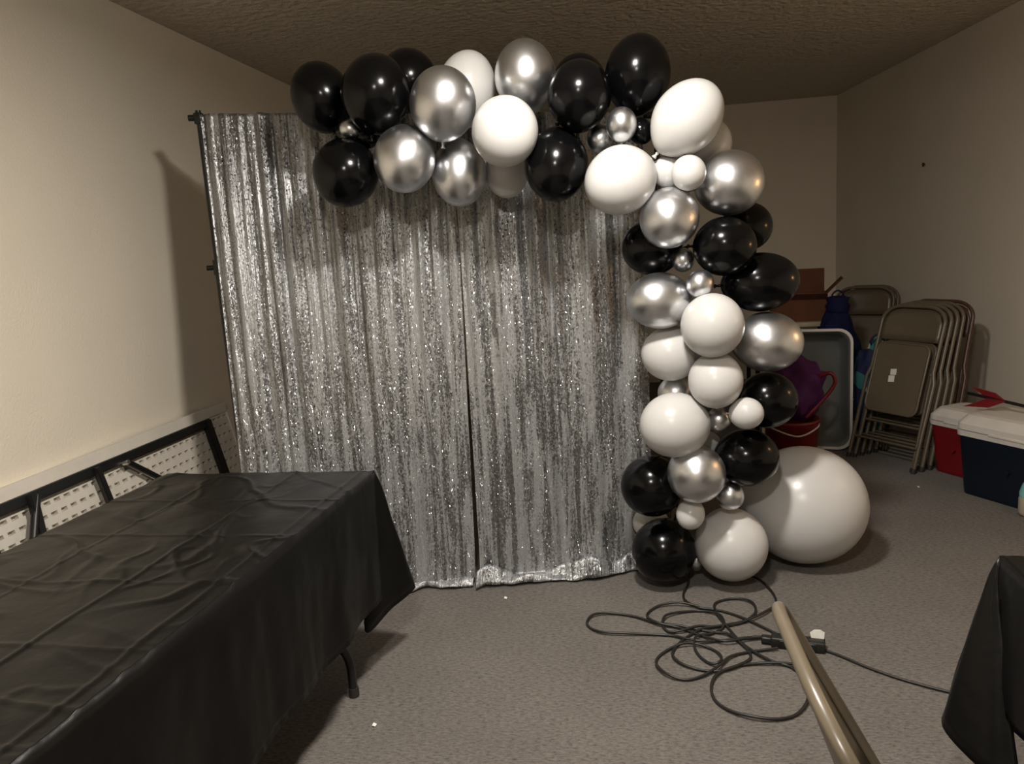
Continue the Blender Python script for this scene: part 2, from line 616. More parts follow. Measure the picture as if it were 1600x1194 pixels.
# ---------------------------------------------------------------- sequin curtain, two panels
def curtain_panel(name, top0, top1, hem0, hem1, seed, label, nu=440, nv=170, puddle=0.0):
    """ruled sheet between bar and floor, gathered into vertical folds"""
    top0, top1, hem0, hem1 = map(Vector, (top0, top1, hem0, hem1))
    W = (top1 - top0).length
    rnd = random.Random(seed)
    waves = [(rnd.uniform(22, 120), rnd.uniform(0, 6.28), rnd.uniform(-2.0, 2.0)) for _ in range(12)]
    V, F, UV = [], [], []
    for j in range(nv + 1):
        v = j / nv
        for i in range(nu + 1):
            u = i / nu
            a = top0.lerp(top1, u)
            b = hem0.lerp(hem1, u)
            s = u * W
            fold = 0.0
            for k, (fr, ph, dr) in enumerate(waves):
                fold += math.sin(fr * s + ph + dr * v + 0.8 * noise.noise((s * 3, v * 1.5, seed + k))) / (1 + fr / 45)
            fold *= 0.0022 + 0.0045 * (1 - v) ** 0.8
            dr = s + 0.05 * noise.noise((s * 1.5, v * 1.2, seed + 20))
            hang_ = 0.16 + 0.95 * (1 - v) ** 1.2
            fold += hang_ * (0.026 * noise.noise((dr * 8, v * 0.5, seed + 11)) + 0.020 * noise.noise((dr * 19, v * 0.6, seed + 12))
                             + 0.011 * noise.noise((dr * 42, v * 0.9, seed + 13)))
            fold += 0.005 * noise.noise((s * 14, v * 6.0, seed + 9)) + 0.003 * noise.noise((s * 45, v * 12.0, seed + 3))
            vh = 0.95 - 0.03 * puddle
            if v <= vh:
                p = a.lerp(b, v / vh)
                p.y -= 0.022 + fold
                w = max(0.0, (v / vh - 0.90) / 0.10)            # slack just above the carpet
                p.y -= w * w * (0.03 + 0.05 * puddle) * max(0.0, 0.4 + noise.noise((s * 4.5, 2.2, seed)))
                p.z += w * w * 0.012
            else:
                tt = (v - vh) / (1 - vh)                        # the rest lies on the floor, crumpled
                p = b.copy()
                ex_ = 0.05 + 0.045 * puddle + 0.06 * noise.noise((s * 5, 7.7, seed)) + 0.015 * noise.noise((s * 16, 1.7, seed))
                p.y -= 0.022 + fold * (1 - tt * 0.6) + (0.03 + 0.05 * puddle) * max(0.0, 0.4 + noise.noise((s * 4.5, 2.2, seed))) + tt * max(0.01, ex_)
                hgt = max(0.0, noise.noise((s * 6.5, tt * 1.2, seed + 5)) + 0.25)
                p.z = 0.012 * (1 - tt) + math.sin(tt * 3.0) * (0.014 + 0.02 * hgt + 0.075 * puddle * hgt) + 0.018 * tt * max(0.0, noise.noise((s * 8, 4.4, seed))) + 0.006
            p.z = max(p.z, 0.005)
            V.append(p)
            UV.append((s + seed * 3.3, (1 - v) * 2.15))
    for j in range(nv):
        for i in range(nu):
            k = j * (nu + 1) + i
            F.append((k, k + nu + 1, k + nu + 2, k + 1))
    me = bpy.data.meshes.new(name)
    me.from_pydata(V, [], F)
    lay = me.uv_layers.new(name='cloth')
    idx = [0] * len(me.loops)
    me.loops.foreach_get('vertex_index', idx)
    lay.data.foreach_set('uv', [c for i in idx for c in UV[i]])
    me.polygons.foreach_set('use_smooth', [True] * len(F))
    me.materials.append(M_SEQUIN)
    o = link(bpy.data.objects.new(name, me))
    sol = o.modifiers.new('thickness', 'SOLIDIFY')
    sol.thickness = 0.002
    tag(o, label, 'curtain', 'silver sequin curtain panels')
    return o


def bar_pt(u, dy=-0.016):
    p = PL.lerp(PR, u)
    return Vector((p.x, p.y + dy, ZL + (ZR - ZL) * u + 0.016))


curtain_panel('sequin_curtain', bar_pt(0.008), bar_pt(0.572), (-1.68, 3.05, 0.0), (-0.712, 3.275, 0.0), 3,
              'silver sequin curtain panel beside the left wall, behind the covered table')
curtain_panel('sequin_curtain', bar_pt(0.572), bar_pt(0.972), (-0.690, 3.28, 0.0), (0.10, 3.47, 0.0), 8,
              'silver sequin curtain panel behind the balloon column, with a bunched hem', nu=340, puddle=1.0)

# ---------------------------------------------------------------- balloons


def balloon_profile(taper, n=26):
    """unit balloon, crown at +z, neck at -z"""
    pr = []
    for i in range(n + 1):
        t = math.pi * (1 - i / n)            # from neck (pi) to crown (0)
        z = math.cos(t)
        r = math.sin(t)
        if z < 0:
            r *= 1 - taper * (-z) ** 2.2
        pr.append((r if 0 < i < n else 0.0, z))
    return pr


BODY = {}
for key, tp in (('round', 0.06), ('egg', 0.20), ('tear', 0.34)):
    BODY[key] = {}
    for cn, m in (('black', M_BLACK_B), ('white', M_WHITE_B), ('silver', M_CHROME)):
        me = MB().lathe(balloon_profile(tp), 44).mesh('balloon_body')
        me.materials.append(m)
        BODY[key][cn] = me
KNOT = {}
for cn, m in (('black', M_BLACK_B), ('white', M_WHITE_B), ('silver', M_CHROME)):
    me = MB().lathe([(0.0, -1.17), (0.085, -1.165), (0.06, -1.12), (0.035, -1.08), (0.055, -1.04), (0.045, -1.0), (0.06, -0.975)], 12).mesh('knot')
    me.materials.append(m)
    KNOT[cn] = me

# colour, x, y (photo px of the centre), half length along the crown axis, half width, crown direction in degrees
# (0 right, 90 up), lean of the crown towards the room, distance Y, shape, label
UPA, DNA, LFA, RTA = 92, 272, 178, -2
BALLOONS = [
    ('black', 503, 153, 55, 47, 110, .2, 3.14, 'round', 'large black balloon at the far left end of the arch'),
    ('black', 587, 148, 61, 54, 85, .3, 3.02, 'egg', 'large black balloon in front, second from the left along the top'),
    ('black', 637, 127, 49, 46, 80, .1, 3.24, 'round', 'black balloon half hidden between a black and a silver balloon at top left'),
    ('silver', 692, 163, 57, 52, 90, .4, 3.00, 'round', 'large silver balloon in front, left of the white pair on top'),
    ('white', 728, 141, 60, 46, 80, .1, 3.22, 'egg', 'white balloon rising behind the silver one on the top row'),
    ('silver', 821, 121, 57, 48, 95, .2, 3.14, 'egg', 'tall silver balloon on top above a round white balloon'),
    ('white', 789, 205, 56, 52, 265, .5, 2.95, 'round', 'round white balloon front and centre of the arch top'),
    ('silver', 547, 202, 17, 14, 160, .3, 3.06, 'round', 'tiny silver balloon wedged among the black balloons at left'),
    ('black', 574, 214, 20, 18, 200, .2, 3.10, 'round', 'tiny black balloon beside the tiny silver one at left'),
    ('black', 540, 270, 54, 51, 262, .3, 3.06, 'round', 'black balloon hanging lowest at the left end of the arch'),
    ('silver', 632, 248, 54, 48, 262, .4, 3.02, 'round', 'silver balloon next to the lowest black balloon at left'),
    ('silver', 717, 268, 55, 43, 275, .1, 3.16, 'tear', 'silver balloon hanging under the large silver and round white ones'),
    ('white', 791, 268, 41, 34, 275, .0, 3.24, 'round', 'white balloon mostly hidden below the round white one at arch centre'),
    ('black', 905, 151, 55, 50, 88, .3, 3.02, 'egg', 'black balloon in front, right of the tall silver one'),
    ('black', 905, 131, 46, 42, 92, .0, 3.24, 'round', 'black balloon showing only its rim behind a black balloon on top'),
    ('black', 996, 118, 62, 51, 84, .25, 3.12, 'egg', 'highest black balloon of the arch, left of the corner white one'),
    ('black', 869, 256, 61, 50, 268, .3, 3.06, 'egg', 'black balloon hanging down, right of the arch centre'),
    ('silver', 971, 195, 27, 24, 90, .4, 3.00, 'round', 'small silver balloon in front below the highest black balloon'),
    ('silver', 937, 217, 22, 21, 250, .1, 3.12, 'round', 'small silver balloon set back beside another small silver one'),
    ('black', 1001, 205, 21, 19, 300, .1, 3.10, 'round', 'small black balloon behind the small silver one near the corner'),
    ('white', 1072, 186, 64, 52, 50, .35, 3.02, 'egg', 'large white egg-shaped balloon at the top right corner of the arch'),
    ('white', 971, 281, 60, 53, 205, .35, 3.00, 'egg', 'large white balloon pointing left, inside the corner of the arch'),
    ('white', 1099, 226, 44, 41, 20, .0, 3.24, 'round', 'white balloon peeking out behind the corner white balloon'),
    ('white', 1042, 268, 24, 24, 180, .1, 3.08, 'round', 'small white balloon behind another small white one at the corner'),
    ('white', 1076, 270, 28, 27, 270, .6, 2.98, 'round', 'small round white balloon in front at the arch corner'),
    ('silver', 1139, 286, 54, 50, 10, .3, 3.10, 'round', 'large silver balloon on the outer side of the arch corner'),
    ('silver', 1046, 340, 49, 46, 250, .5, 3.02, 'round', 'silver balloon in front below the corner white balloons'),
    ('black', 1166, 354, 40, 38, 0, .0, 3.32, 'round', 'black balloon behind, under the outer silver balloon of the corner'),
    ('black', 1019, 387, 48, 43, 180, .1, 3.18, 'round', 'black balloon on the curtain side behind the upper silver balloon'),
    ('black', 1132, 385, 49, 46, 0, .4, 3.08, 'round', 'black balloon in front high on the balloon column'),
    ('silver', 1067, 406, 19, 18, 270, .1, 3.14, 'round', 'tiny dim silver balloon between two black balloons'),
    ('silver', 1094, 443, 23, 21, 240, .4, 3.04, 'round', 'small silver balloon just above the white balloon stack'),
    ('black', 1187, 441, 60, 46, 5, .15, 3.16, 'egg', 'black balloon sticking out to the right at mid column'),
    ('silver', 1033, 470, 55, 44, 178, .3, 3.10, 'egg', 'silver balloon pointing at the curtain at mid column'),
    ('white', 1113, 509, 51, 49, 90, .6, 3.00, 'round', 'round white balloon in front at mid column'),
    ('silver', 1197, 534, 56, 47, -3, .3, 3.14, 'egg', 'silver balloon with an orange glint on the right of mid column'),
    ('white', 1049, 552, 47, 43, 190, .2, 3.16, 'round', 'white balloon on the curtain side at mid column'),
    ('white', 1118, 594, 45, 42, 270, .5, 3.04, 'round', 'white balloon just below the round front one at mid column'),
    ('silver', 1056, 614, 28, 26, 180, .0, 3.22, 'round', 'silver balloon barely showing between two white balloons'),
    ('black', 1199, 625, 46, 44, 0, .2, 3.20, 'round', 'black balloon on the right beside the purple bag'),
    ('white', 1055, 664, 56, 51, 185, .4, 3.06, 'round', 'large white balloon on the curtain side low on the column'),
    ('silver', 1123, 656, 20, 19, 270, .2, 3.12, 'round', 'small silver balloon beside a small white one low on the column'),
    ('white', 1166, 646, 27, 25, 0, .6, 3.02, 'round', 'small white balloon standing out against the black ones'),
    ('white', 1104, 694, 22, 21, 0, .0, 3.26, 'round', 'white balloon sliver deep between silver and white low balloons'),
    ('black', 1166, 715, 50, 45, 0, .3, 3.16, 'round', 'black balloon touching the giant white one'),
    ('black', 1019, 759, 49, 48, 185, .2, 3.18, 'round', 'black balloon at curtain side, upper of the lowest black pair'),
    ('silver', 1088, 740, 46, 45, 270, .6, 3.06, 'round', 'lowest large silver balloon in front of the column'),
    ('silver', 1140, 774, 23, 22, 300, .2, 3.16, 'round', 'small silver balloon against the giant white balloon'),
    ('white', 1017, 817, 28, 26, 180, .0, 3.32, 'round', 'white balloon sliver between the lowest black pair'),
    ('white', 1079, 803, 25, 22, 260, .4, 3.08, 'round', 'small white balloon below the lowest large silver one'),
    ('silver', 1087, 876, 16, 14, 270, .1, 3.30, 'round', 'tiny silver balloon behind, close to the carpet'),
    ('black', 1037, 860, 51, 49, 250, .2, 3.22, 'round', 'black balloon resting on the carpet beside the curtain hem'),
    ('white', 1142, 850, 57, 56, 280, .3, 3.22, 'round', 'white balloon resting on the carpet at the column foot'),
    ('white', 1255, 788, 95, 91, 0, .25, 3.47, 'round', 'giant white balloon on the carpet right of the column'),
]
cam_right = CAM_R @ Vector((1, 0, 0))
cam_up = CAM_R @ Vector((0, 1, 0))
for (cn, px, py, a, b, ang, lean, yy, shape, label) in BALLOONS:
    c = on_y(px, py, yy)
    k = axial(c) / FPX
    ra, rb = a * k, b * k
    axis = cam_right * math.cos(R(ang)) + cam_up * math.sin(R(ang))
    axis = (axis + (CAM_POS - c).normalized() * lean).normalized()
    o = bpy.data.objects.new('balloon', BODY[shape][cn])
    link(o)
    o.rotation_euler = Vector((0, 0, 1)).rotation_difference(axis).to_euler()
    c.z = max(c.z, rb + 0.003)
    o.location = c
    o.scale = (rb, rb, ra)
    kn = link(bpy.data.objects.new('knot', KNOT[cn]), o)
    tag(o, label, 'balloon', {'black': 'black balloons of the arch', 'white': 'white balloons of the arch', 'silver': 'silver balloons of the arch'}[cn])


# ---------------------------------------------------------------- tables under black plastic cloths
def table_with_cloth(T, ex, ey, W, L, zt, stations, hang, label_t, label_c, legs, seed, ng=(130, 260)):
    """T: a top corner, ex: direction across, ey: direction along; stations: corner flap points between the
    ey side and the ex side, world coordinates"""
    T, ex, ey = Vector(T), Vector(ex).normalized(), Vector(ey).normalized()
    W3 = lambda a, b, z: Vector((T.x + ex.x * a + ey.x * b, T.y + ex.y * a + ey.y * b, z))
    # table itself
    th = 0.03
    t = empty('folding_table', W3(W / 2, L / 2, 0))
    t0 = Vector(t.location)
    m = 0.02
    MB().slab([W3(m, m, zt - .006) - t0, W3(W - m, m, zt - .006) - t0, W3(W - m, L - m, zt - .006) - t0, W3(m, L - m, zt - .006) - t0]
              if ex.cross(ey).z > 0 else
              [W3(m, m, zt - .006) - t0, W3(m, L - m, zt - .006) - t0, W3(W - m, L - m, zt - .006) - t0, W3(W - m, m, zt - .006) - t0],
              (0, 0, 1), th).build('tabletop', M_WHITE_PL, t)
    for (a0, b0, a1, b1) in legs:
        pts = catmull([W3(a0, b0, zt - 0.03) - t0, W3(a0, b0, zt - 0.16) - t0, W3(a0 + (a1 - a0) * .12, b0 + (b1 - b0) * .12, 0.36) - t0,
                       W3(a0 + (a1 - a0) * .9, b0 + (b1 - b0) * .9, 0.17) - t0, W3(a1, b1, 0.012) - t0], 6)
        lg = MB().tube(pts, 0.0145, 12).build('leg', M_BLKMETAL, t)
        e = W3(a1, b1, 0) - t0
        MB().tube([e + Vector((0, 0, 0.001)), e + Vector((0, 0, 0.035))], 0.018, 12).build('rubber_foot', M_RUBBER, lg)
    ys = sorted({round(l[1], 3) for l in legs})
    for yb in ys:
        MB().tube([W3(0.07, yb, zt - 0.10) - t0, W3(W - 0.07, yb, zt - 0.10) - t0], 0.011, 10).build('leg_crossbar', M_BLKMETAL, t)
    tag(t, label_t, 'table')
    # the cloth
    mb = MB()
    nx, ny = ng
    def ztop(a, b):
        s = 0.0
        for c0, w, h in ((W * .36, .006, .0035), (W * .70, .005, .002), (0.045, .007, .003)):        # long packing creases
            s += h * 1.0 * math.exp(-((a - c0 - .006 * noise.noise((b * 4, c0, seed))) / w) ** 2)
        k = 0
        while (k + 1) * 0.31 < L:                                                                          # cross creases
            s += 0.0025 * math.exp(-((b - (k + 1) * .31 - .01 * noise.noise((a * 5, k, seed))) / .006) ** 2)
            k += 1
        s += 0.004 * noise.noise((a * 7 + b * 3, b * 5 - a * 4, seed))
        q1 = noise.noise((a * 3.1 + b * 4.4, b * 3.2 - a * 2.0, seed + 4))          # pulled wrinkles: sharp ridges
        q2 = noise.noise((a * 9.0 + b * 2.0, b * 6.5, seed + 7))
        s += 0.0075 * max(0, 1 - abs(q1) * 9) * (0.4 + 0.6 * noise.noise((a * 4, b * 4, seed)) ) + 0.005 * max(0, 1 - abs(q2) * 7) * max(0, noise.noise((a * 5, b * 3, 2 + seed)) + .15)
        return zt + 0.004 + s
    base = len(mb.v)
    V = [W3(W * i / nx, L * j / ny, ztop(W * i / nx, L * j / ny)) for j in range(ny + 1) for i in range(nx + 1)]
    F = [(j * (nx + 1) + i, j * (nx + 1) + i + 1, (j + 1) * (nx + 1) + i + 1, (j + 1) * (nx + 1) + i) for j in range(ny) for i in range(nx)]
    if ex.cross(ey).z < 0:
        F = [f[::-1] for f in F]
    mb.add(V, F, True)
    # skirt as a loft: (top point, hem point) all the way round
    ST = []
    n = 90
    out_x, out_y = -ex, -ey
    def sidehem(p, out, s, zh):
        return Vector((p.x, p.y, zh)) + out * (0.018 + 0.010 * math.sin(s * 21 + seed) + 0.012 * noise.noise((s * 5, seed, 1)))
    for i in range(n):                                   # side a = 0, from the far end of ey to the corner T
        b = L * (1 - i / n) + (0.09) * (i / n)
        tp = W3(0, L * (1 - i / n), ztop(0, L * (1 - i / n)))
        ST.append((tp, sidehem(W3(0, b, 0), out_x, b, zt - hang + 0.012 * noise.noise((b * 3, 2, seed)))))
    tp = W3(0, 0, ztop(0, 0))
    SP = [Vector(p) for p in stations]
    for p in catmull(SP, 8):
        ST.append((tp, p))
    n2 = 40
    for i in range(n2 + 1):                              # side b = 0
        a = W * i / n2
        tp = W3(a, 0, ztop(a, 0))
        ST.append((tp, sidehem(W3(0.09 + (W - 0.09) * i / n2, 0, 0), out_y, a, zt - hang)))
    for i in range(1, n + 1):                            # side a = W
        b = L * i / n
        ST.append((W3(W, b, ztop(W, b)), sidehem(W3(W, b, 0), ex, b, zt - hang)))
    for i in range(1, n2 + 1):                           # side b = L
        a = W * (1 - i / n2)
        ST.append((W3(a, L, ztop(a, L)), sidehem(W3(a, L, 0), ey, a, zt - hang)))
    nv = 16
    V = []
    cen = W3(W / 2, L / 2, zt)
    for k, (a, b) in enumerate(ST):
        out = Vector((b.x - cen.x, b.y - cen.y, 0)).normalized()
        for j in range(nv + 1):
            v = j / nv
            p = a.lerp(b, v)
            e = 0.010 * math.sin(min(1, v * 6) * 1.57)      # rounded shoulder
            w = 0.006 * noise.noise((k * .35, v * 3.5, seed)) * min(1, v * 3) + 0.004 * noise.noise((k * 1.1, v * 1.0, seed + 2)) * v
            V.append(p + out * (e + w))
    F = []
    N = len(ST)
    for k in range(N - 1):
        for j in range(nv):
            q0 = k * (nv + 1) + j
            f = (q0, q0 + 1, q0 + nv + 2, q0 + nv + 1)
            F.append(f if ex.cross(ey).z < 0 else f[::-1])
    mb.add(V, F, True)
    c = mb.build('tablecloth', M_PLASTIC_CLOTH)
    sol = c.modifiers.new('thickness', 'SOLIDIFY')
    sol.thickness = 0.0012
    sol.offset = -1
    tag(c, label_c, 'tablecloth', 'black plastic tablecloths')
    return t, c


table_with_cloth((-0.905, 2.565, 0), (-1, 0.03, 0), (-0.055, -1, 0), 0.82, 1.86, 0.735,
                 [(-0.955, 2.44, .275), (-0.930, 2.385, .205), (-0.885, 2.52, .225), (-0.830, 2.665, .245), (-0.90, 2.64, .29)],
                 0.435, 'folding table hidden beneath the black plastic cloth at left, one curved leg showing',
                 'wrinkled black plastic tablecloth over the table at left, beside the leaning white table',
                 [(.17, .36, .055, .235), (.65, .36, .77, .235), (.17, 1.50, .055, 1.63), (.65, 1.50, .77, 1.63)], 5)

table_with_cloth((0.825, 1.775, 0), (1, 0.12, 0), (-0.06, -1, 0), 0.76, 1.50, 0.735,
                 [(0.795, 1.56, .30), (0.735, 1.62, .32), (0.698, 1.715, .358), (0.775, 1.80, .38), (0.87, 1.80, .40)],
                 0.30, 'folding table beneath the black plastic cloth at the lower right corner',
                 'black plastic tablecloth with a hanging corner at the lower right edge',
                 [(.10, .16, .06, .08), (.66, .16, .70, .08), (.10, 1.3, .06, 1.4), (.66, 1.3, .70, 1.4)], 11, (60, 100))


# ---------------------------------------------------------------- white folding table leaning on the left wall
def leaning_table():
    far_foot = Vector((-2.035, 3.93, 0.0))
    along = Vector((-0.03, -1, 0)).normalized()           # towards the camera
    lean = R(13)
    inner = Vector((along.y, -along.x, 0))                # into the room
    if inner.x < 0:
        inner = -inner
    up = Vector((-inner.x * math.sin(lean), -inner.y * math.sin(lean), math.cos(lean)))
    nrm = along.cross(up)
    if nrm.x < 0:
        nrm = -nrm
    Lt, Wt, th = 1.83, 0.765, 0.045
    t = empty('folding_table', far_foot)
    P = lambda u, w, n=0.0: along * u + up * w + nrm * n + Vector((0, 0, 0.012))
    # top: rim, board behind, recessed grid
    mb = MB()
    o = [P(0, 0, 0), P(0, Wt, 0), P(Lt, Wt, 0), P(Lt, 0, 0)]
    def sl(pts, n0, n1):
        a = [p + nrm * n1 for p in pts]
        V = a + [p + nrm * n0 for p in pts]
        F = [(0, 1, 2, 3), (7, 6, 5, 4)] + [(i, i + 4, (i + 1) % 4 + 4, (i + 1) % 4) for i in range(4)]
        mb.add(V, F)
    sl(o, -th, -0.034)
    b = 0.022
    for (u0, u1, w0, w1) in ((0, Lt, 0, b), (0, Lt, Wt - .05, Wt), (0, b, b, Wt - b), (Lt - b, Lt, b, Wt - b)):
        sl([P(u0, w0), P(u0, w1), P(u1, w1), P(u1, w0)], -0.034, 0.0)
    tp = mb.build('tabletop', M_WHITE_PL, t)
    # moulded underside with slots
    mb = MB()
    nu, nw = 34, 15
    du, dw = (Lt - 2 * b) / nu, (Wt - b - .05) / nw
    z1, z0 = -0.008, -0.030
    for i in range(nu):
        for j in range(nw):
            off = 0.0
            u0, w0 = b + i * du, b + j * dw
            u1, w1 = u0 + du, w0 + dw
            sh = (0.16 if j % 2 else -0.16) * du
            iu0, iu1 = u0 + du * .19 + sh, u1 - du * .19 + sh
            iw0, iw1 = w0 + dw * .34, w1 - dw * .34
            V = [P(u0, w0, z1), P(u1, w0, z1), P(u1, w1, z1), P(u0, w1, z1),
                 P(iu0, iw0, z1), P(iu1, iw0, z1), P(iu1, iw1, z1), P(iu0, iw1, z1),
                 P(iu0, iw0, z0), P(iu1, iw0, z0), P(iu1, iw1, z0), P(iu0, iw1, z0)]
            F = [(0, 1, 5, 4), (1, 2, 6, 5), (2, 3, 7, 6), (3, 0, 4, 7), (4, 5, 9, 8), (5, 6, 10, 9), (6, 7, 11, 10), (7, 4, 8, 11), (8, 9, 10, 11)]
            mb.add(V, F)
    mb.build('underside_grid', M_DIMPLE, tp)
    bar = lambda nm, a, c, w=.024, d=.02, parent=t: barbox(nm, a, c, w, d, parent)
    def barbox(nm, a, c, w, d, parent):
        x = (c - a)
        ln = x.length
        x.normalize()
        s = nrm.cross(x)
        V, F = [], [(0, 1, 2, 3), (7, 6, 5, 4), (0, 4, 5, 1), (1, 5, 6, 2), (2, 6, 7, 3), (3, 7, 4, 0)]
        for p in (a, c):
            V += [p + s * w / 2 - nrm * d / 2, p - s * w / 2 - nrm * d / 2, p - s * w / 2 + nrm * d / 2, p + s * w / 2 + nrm * d / 2]
        bm = bmesh.new()
        vs = [bm.verts.new(q) for q in V]
        for f in F:
            bm.faces.new([vs[i] for i in f])
        bmesh.ops.recalc_face_normals(bm, faces=list(bm.faces))
        bmesh.ops.bevel(bm, geom=list(bm.edges), offset=0.004, segments=2, affect='EDGES')
        return MB().bm(bm, smooth=False).build(nm, M_BLKMETAL, parent)
    bar('side_rail', P(.22, Wt - .072, .006), P(Lt - .12, Wt - .072, .006), .040, .028)
    bar('side_rail', P(.22, .062, .006), P(Lt - .12, .062, .006), .036, .028)
    bar('end_rail', P(.245, .05, .010), P(.245, Wt - .055, .010), .052, .03)
    bar('end_rail', P(Lt - .145, .05, .010), P(Lt - .145, Wt - .05, .010), .052, .03)
    # folded legs and braces
    MB().tube([P(.93, Wt - .085, .028), P(.80, Wt - .19, .03), P(.60, Wt - .35, .03), P(.26, Wt - .40, .03)], .014, 10).build('brace', M_BLKMETAL, t)
    bar('leg_crossbar', P(1.11, Wt - .06, .03), P(1.09, .06, .03), .030, .026)
    MB().tube([P(1.44, Wt - .07, .03), P(1.53, Wt - .22, .034), P(1.66, Wt - .44, .034)], .015, 10).build('brace', M_BLKMETAL, t)
    bar('leg_crossbar', P(1.46, Wt - .06, .03), P(1.56, .06, .03), .036, .026)
    MB().tube([P(.26, .13, .03), P(.6, .11, .034), P(1.08, .12, .034)], .0125, 10).build('leg', M_BLKMETAL, t)
    MB().tube([P(1.5, .13, .03), P(1.6, .12, .034), P(1.70, .12, .034)], .0125, 10).build('leg', M_BLKMETAL, t)
    MB().tube([P(.94, Wt - .09, .02), P(.94, Wt - .09, .048)], .010, 10).build('rivet', M_CHROME, t)
    tag(t, 'white plastic folding table leaning on its side against the left wall, black frame showing', 'table')


leaning_table()


# ---------------------------------------------------------------- folding chairs
def arch_outline(w, z0, z1, rr, n=10):
    """path up one side, over a rounded top and down the other (x, z)"""
    h = w / 2
    pts = [(-h, z0)]
    for i in range(n + 1):
        a = math.pi - (math.pi / 2) * i / n
        pts.append((-h + rr[0] + rr[0] * math.cos(a), z1 - rr[1] + rr[1] * math.sin(a)))
    for i in range(n + 1):
        a = math.pi / 2 - (math.pi / 2) * i / n
        pts.append((h - rr[0] + rr[0] * math.cos(a), z1 - rr[1] + rr[1] * math.sin(a)))
    pts.append((h, z0))
    return pts


def bowed_panel(outline, y, bow, thick, n=14):
    """panel filling an outline in the xz plane, curved across its width"""
    xs = [p[0] for p in outline]
    x0, x1 = min(xs), max(xs)
    mb = MB()
    def span(x):
        zs = []
        m = len(outline)
        for i in range(m):
            a, b = outline[i], outline[(i + 1) % m]
            if (a[0] - x) * (b[0] - x) <= 0 and a[0] != b[0]:
                zs.append(a[1] + (b[1] - a[1]) * (x - a[0]) / (b[0] - a[0]))
        return (min(zs), max(zs)) if zs else (0, 0)
    V, F = [], []
    for i in range(n + 1):
        x = x0 + (x1 - x0) * (0.0005 + 0.999 * i / n)
        lo, hi = span(x)
        yy = y + bow * (1 - (2 * i / n - 1) ** 2)
        for k in range(5):
            z = lo + (hi - lo) * k / 4
            V.append((x, yy, z))
        for k in range(5):
            z = lo + (hi - lo) * k / 4
            V.append((x, yy + thick, z))
    for i in range(n):
        for k in range(4):
            a, b = i * 10 + k, (i + 1) * 10 + k
            F.append((a, b, b + 1, a + 1))
            F.append((a + 5, a + 6, b + 6, b + 5))
        for k in (0, 4):
            a, b = i * 10 + k, (i + 1) * 10 + k
            F.append((a, a + 5, b + 5, b) if k == 0 else (a, b, b + 5, a + 5))
    for i in (0, n):
        for k in range(4):
            a = i * 10 + k
            F.append((a, a + 1, a + 6, a + 5) if i == 0 else (a + 5, a + 6, a + 1, a))
    mb.add(V, F, True)
    return mb


def rounded_rect(x0, x1, z0, z1, r, n=5):
    out = []
    for cx, cz, a0 in ((x1 - r, z0 + r, -90), (x1 - r, z1 - r, 0), (x0 + r, z1 - r, 90), (x0 + r, z0 + r, 180)):
        for i in range(n + 1):
            a = R(a0 + 90 * i / n)
            out.append((cx + r * math.cos(a), cz + r * math.sin(a)))
    return out


def folded_chair(material, sticker=False):
    """folded flat; stands on z = 0, front towards -y"""
    t = empty('folding_chair')
    w = 0.44
    top = arch_outline(w, 0.62, 1.02, (.13, .10))
    pts = [(-w / 2 - .02, 0, 0.02), (-w / 2 - .02, 0, 0.55)] + [(x, 0, z) for x, z in top] + [(w / 2 + .02, 0, 0.55), (w / 2 + .02, 0, 0.02)]
    MB().tube(pts, 0.0115, 10).build('back_frame', material, t)
    inner = arch_outline(w - .03, 0.80, 1.005, (.115, .09))
    bowed_panel(inner, -.004, .018, .006).build('backrest', material, t)
    seat = rounded_rect(-.185, .185, .335, .775, .05)
    MB().slab([(x, -.030, z) for x, z in seat], (0, -1, 0), .006).build('seat', material, t)
    MB().tube([(x, -.026, z) for x, z in seat], .008, 8, closed=True).build('seat_rim', material, t)
    lw = .40
    for s in (-1, 1):
        lg = MB().tube([(s * lw / 2, .020, .60), (s * lw / 2, .022, .50), (s * (lw / 2 + .012), .024, .02)], .0105, 10).build('rear_leg', material, t)
        MB().tube([(s * (lw / 2 + .012), .024, .001), (s * (lw / 2 + .012), .024, .03)], .014, 10).build('rubber_foot', M_RUBBER, lg)
        MB().tube([(s * (w / 2 + .02), 0, .001), (s * (w / 2 + .02), 0, .03)], .015, 10).build('rubber_foot', M_RUBBER, t)
    MB().tube([(-lw / 2, .024, .27), (lw / 2, .024, .27)], .008, 8).build('stretcher', material, t)
    MB().tube([(-w / 2 - .02, 0, .15), (w / 2 + .02, 0, .15)], .008, 8).build('stretcher', material, t)
    if sticker:
        MB().box((-.022, -.0375, .592), (.042, .002, .038), rot=(0, R(-6), 0)).build('sticker', M_PAPER, t)
        MB().box((-.026, -.0375, .548), (.042, .002, .042), rot=(0, R(-6), 0)).build('sticker', M_PAPER, t)
    return t


# heading so that local -y looks to (-.84, -.54)
yaw = math.atan2(-.54, -.84) + math.pi / 2
foot = Vector((1.569, 4.955, 0))
back = Vector((.84, .54, 0))
labels = ['foremost tan folding chair of the leaning stack, two white stickers on its seat',
          'second tan folding chair from the front in the leaning stack',
          'third tan folding chair from the front in the leaning stack',
          'fourth tan folding chair from the front in the leaning stack']
chairA = folded_chair(M_TAN, True)
chairB = folded_chair(M_TAN)
chairD = folded_chair(M_TAN_DK)
for i, lb in enumerate(labels):
    o = chairA if i == 0 else (chairB if i == 1 else copy_thing(chairB))
    o.location = foot + back * (.062 * i) + Vector((.004 * i, 0.0, 0))
    o.rotation_euler = (R(-17 + 0.7 * i), 0, yaw + R(1.0 * i))
    tag(o, lb, 'chair', 'folded chairs stacked by the right wall')
chairD.location = foot + back * .26 + Vector((.03, 0, 0))
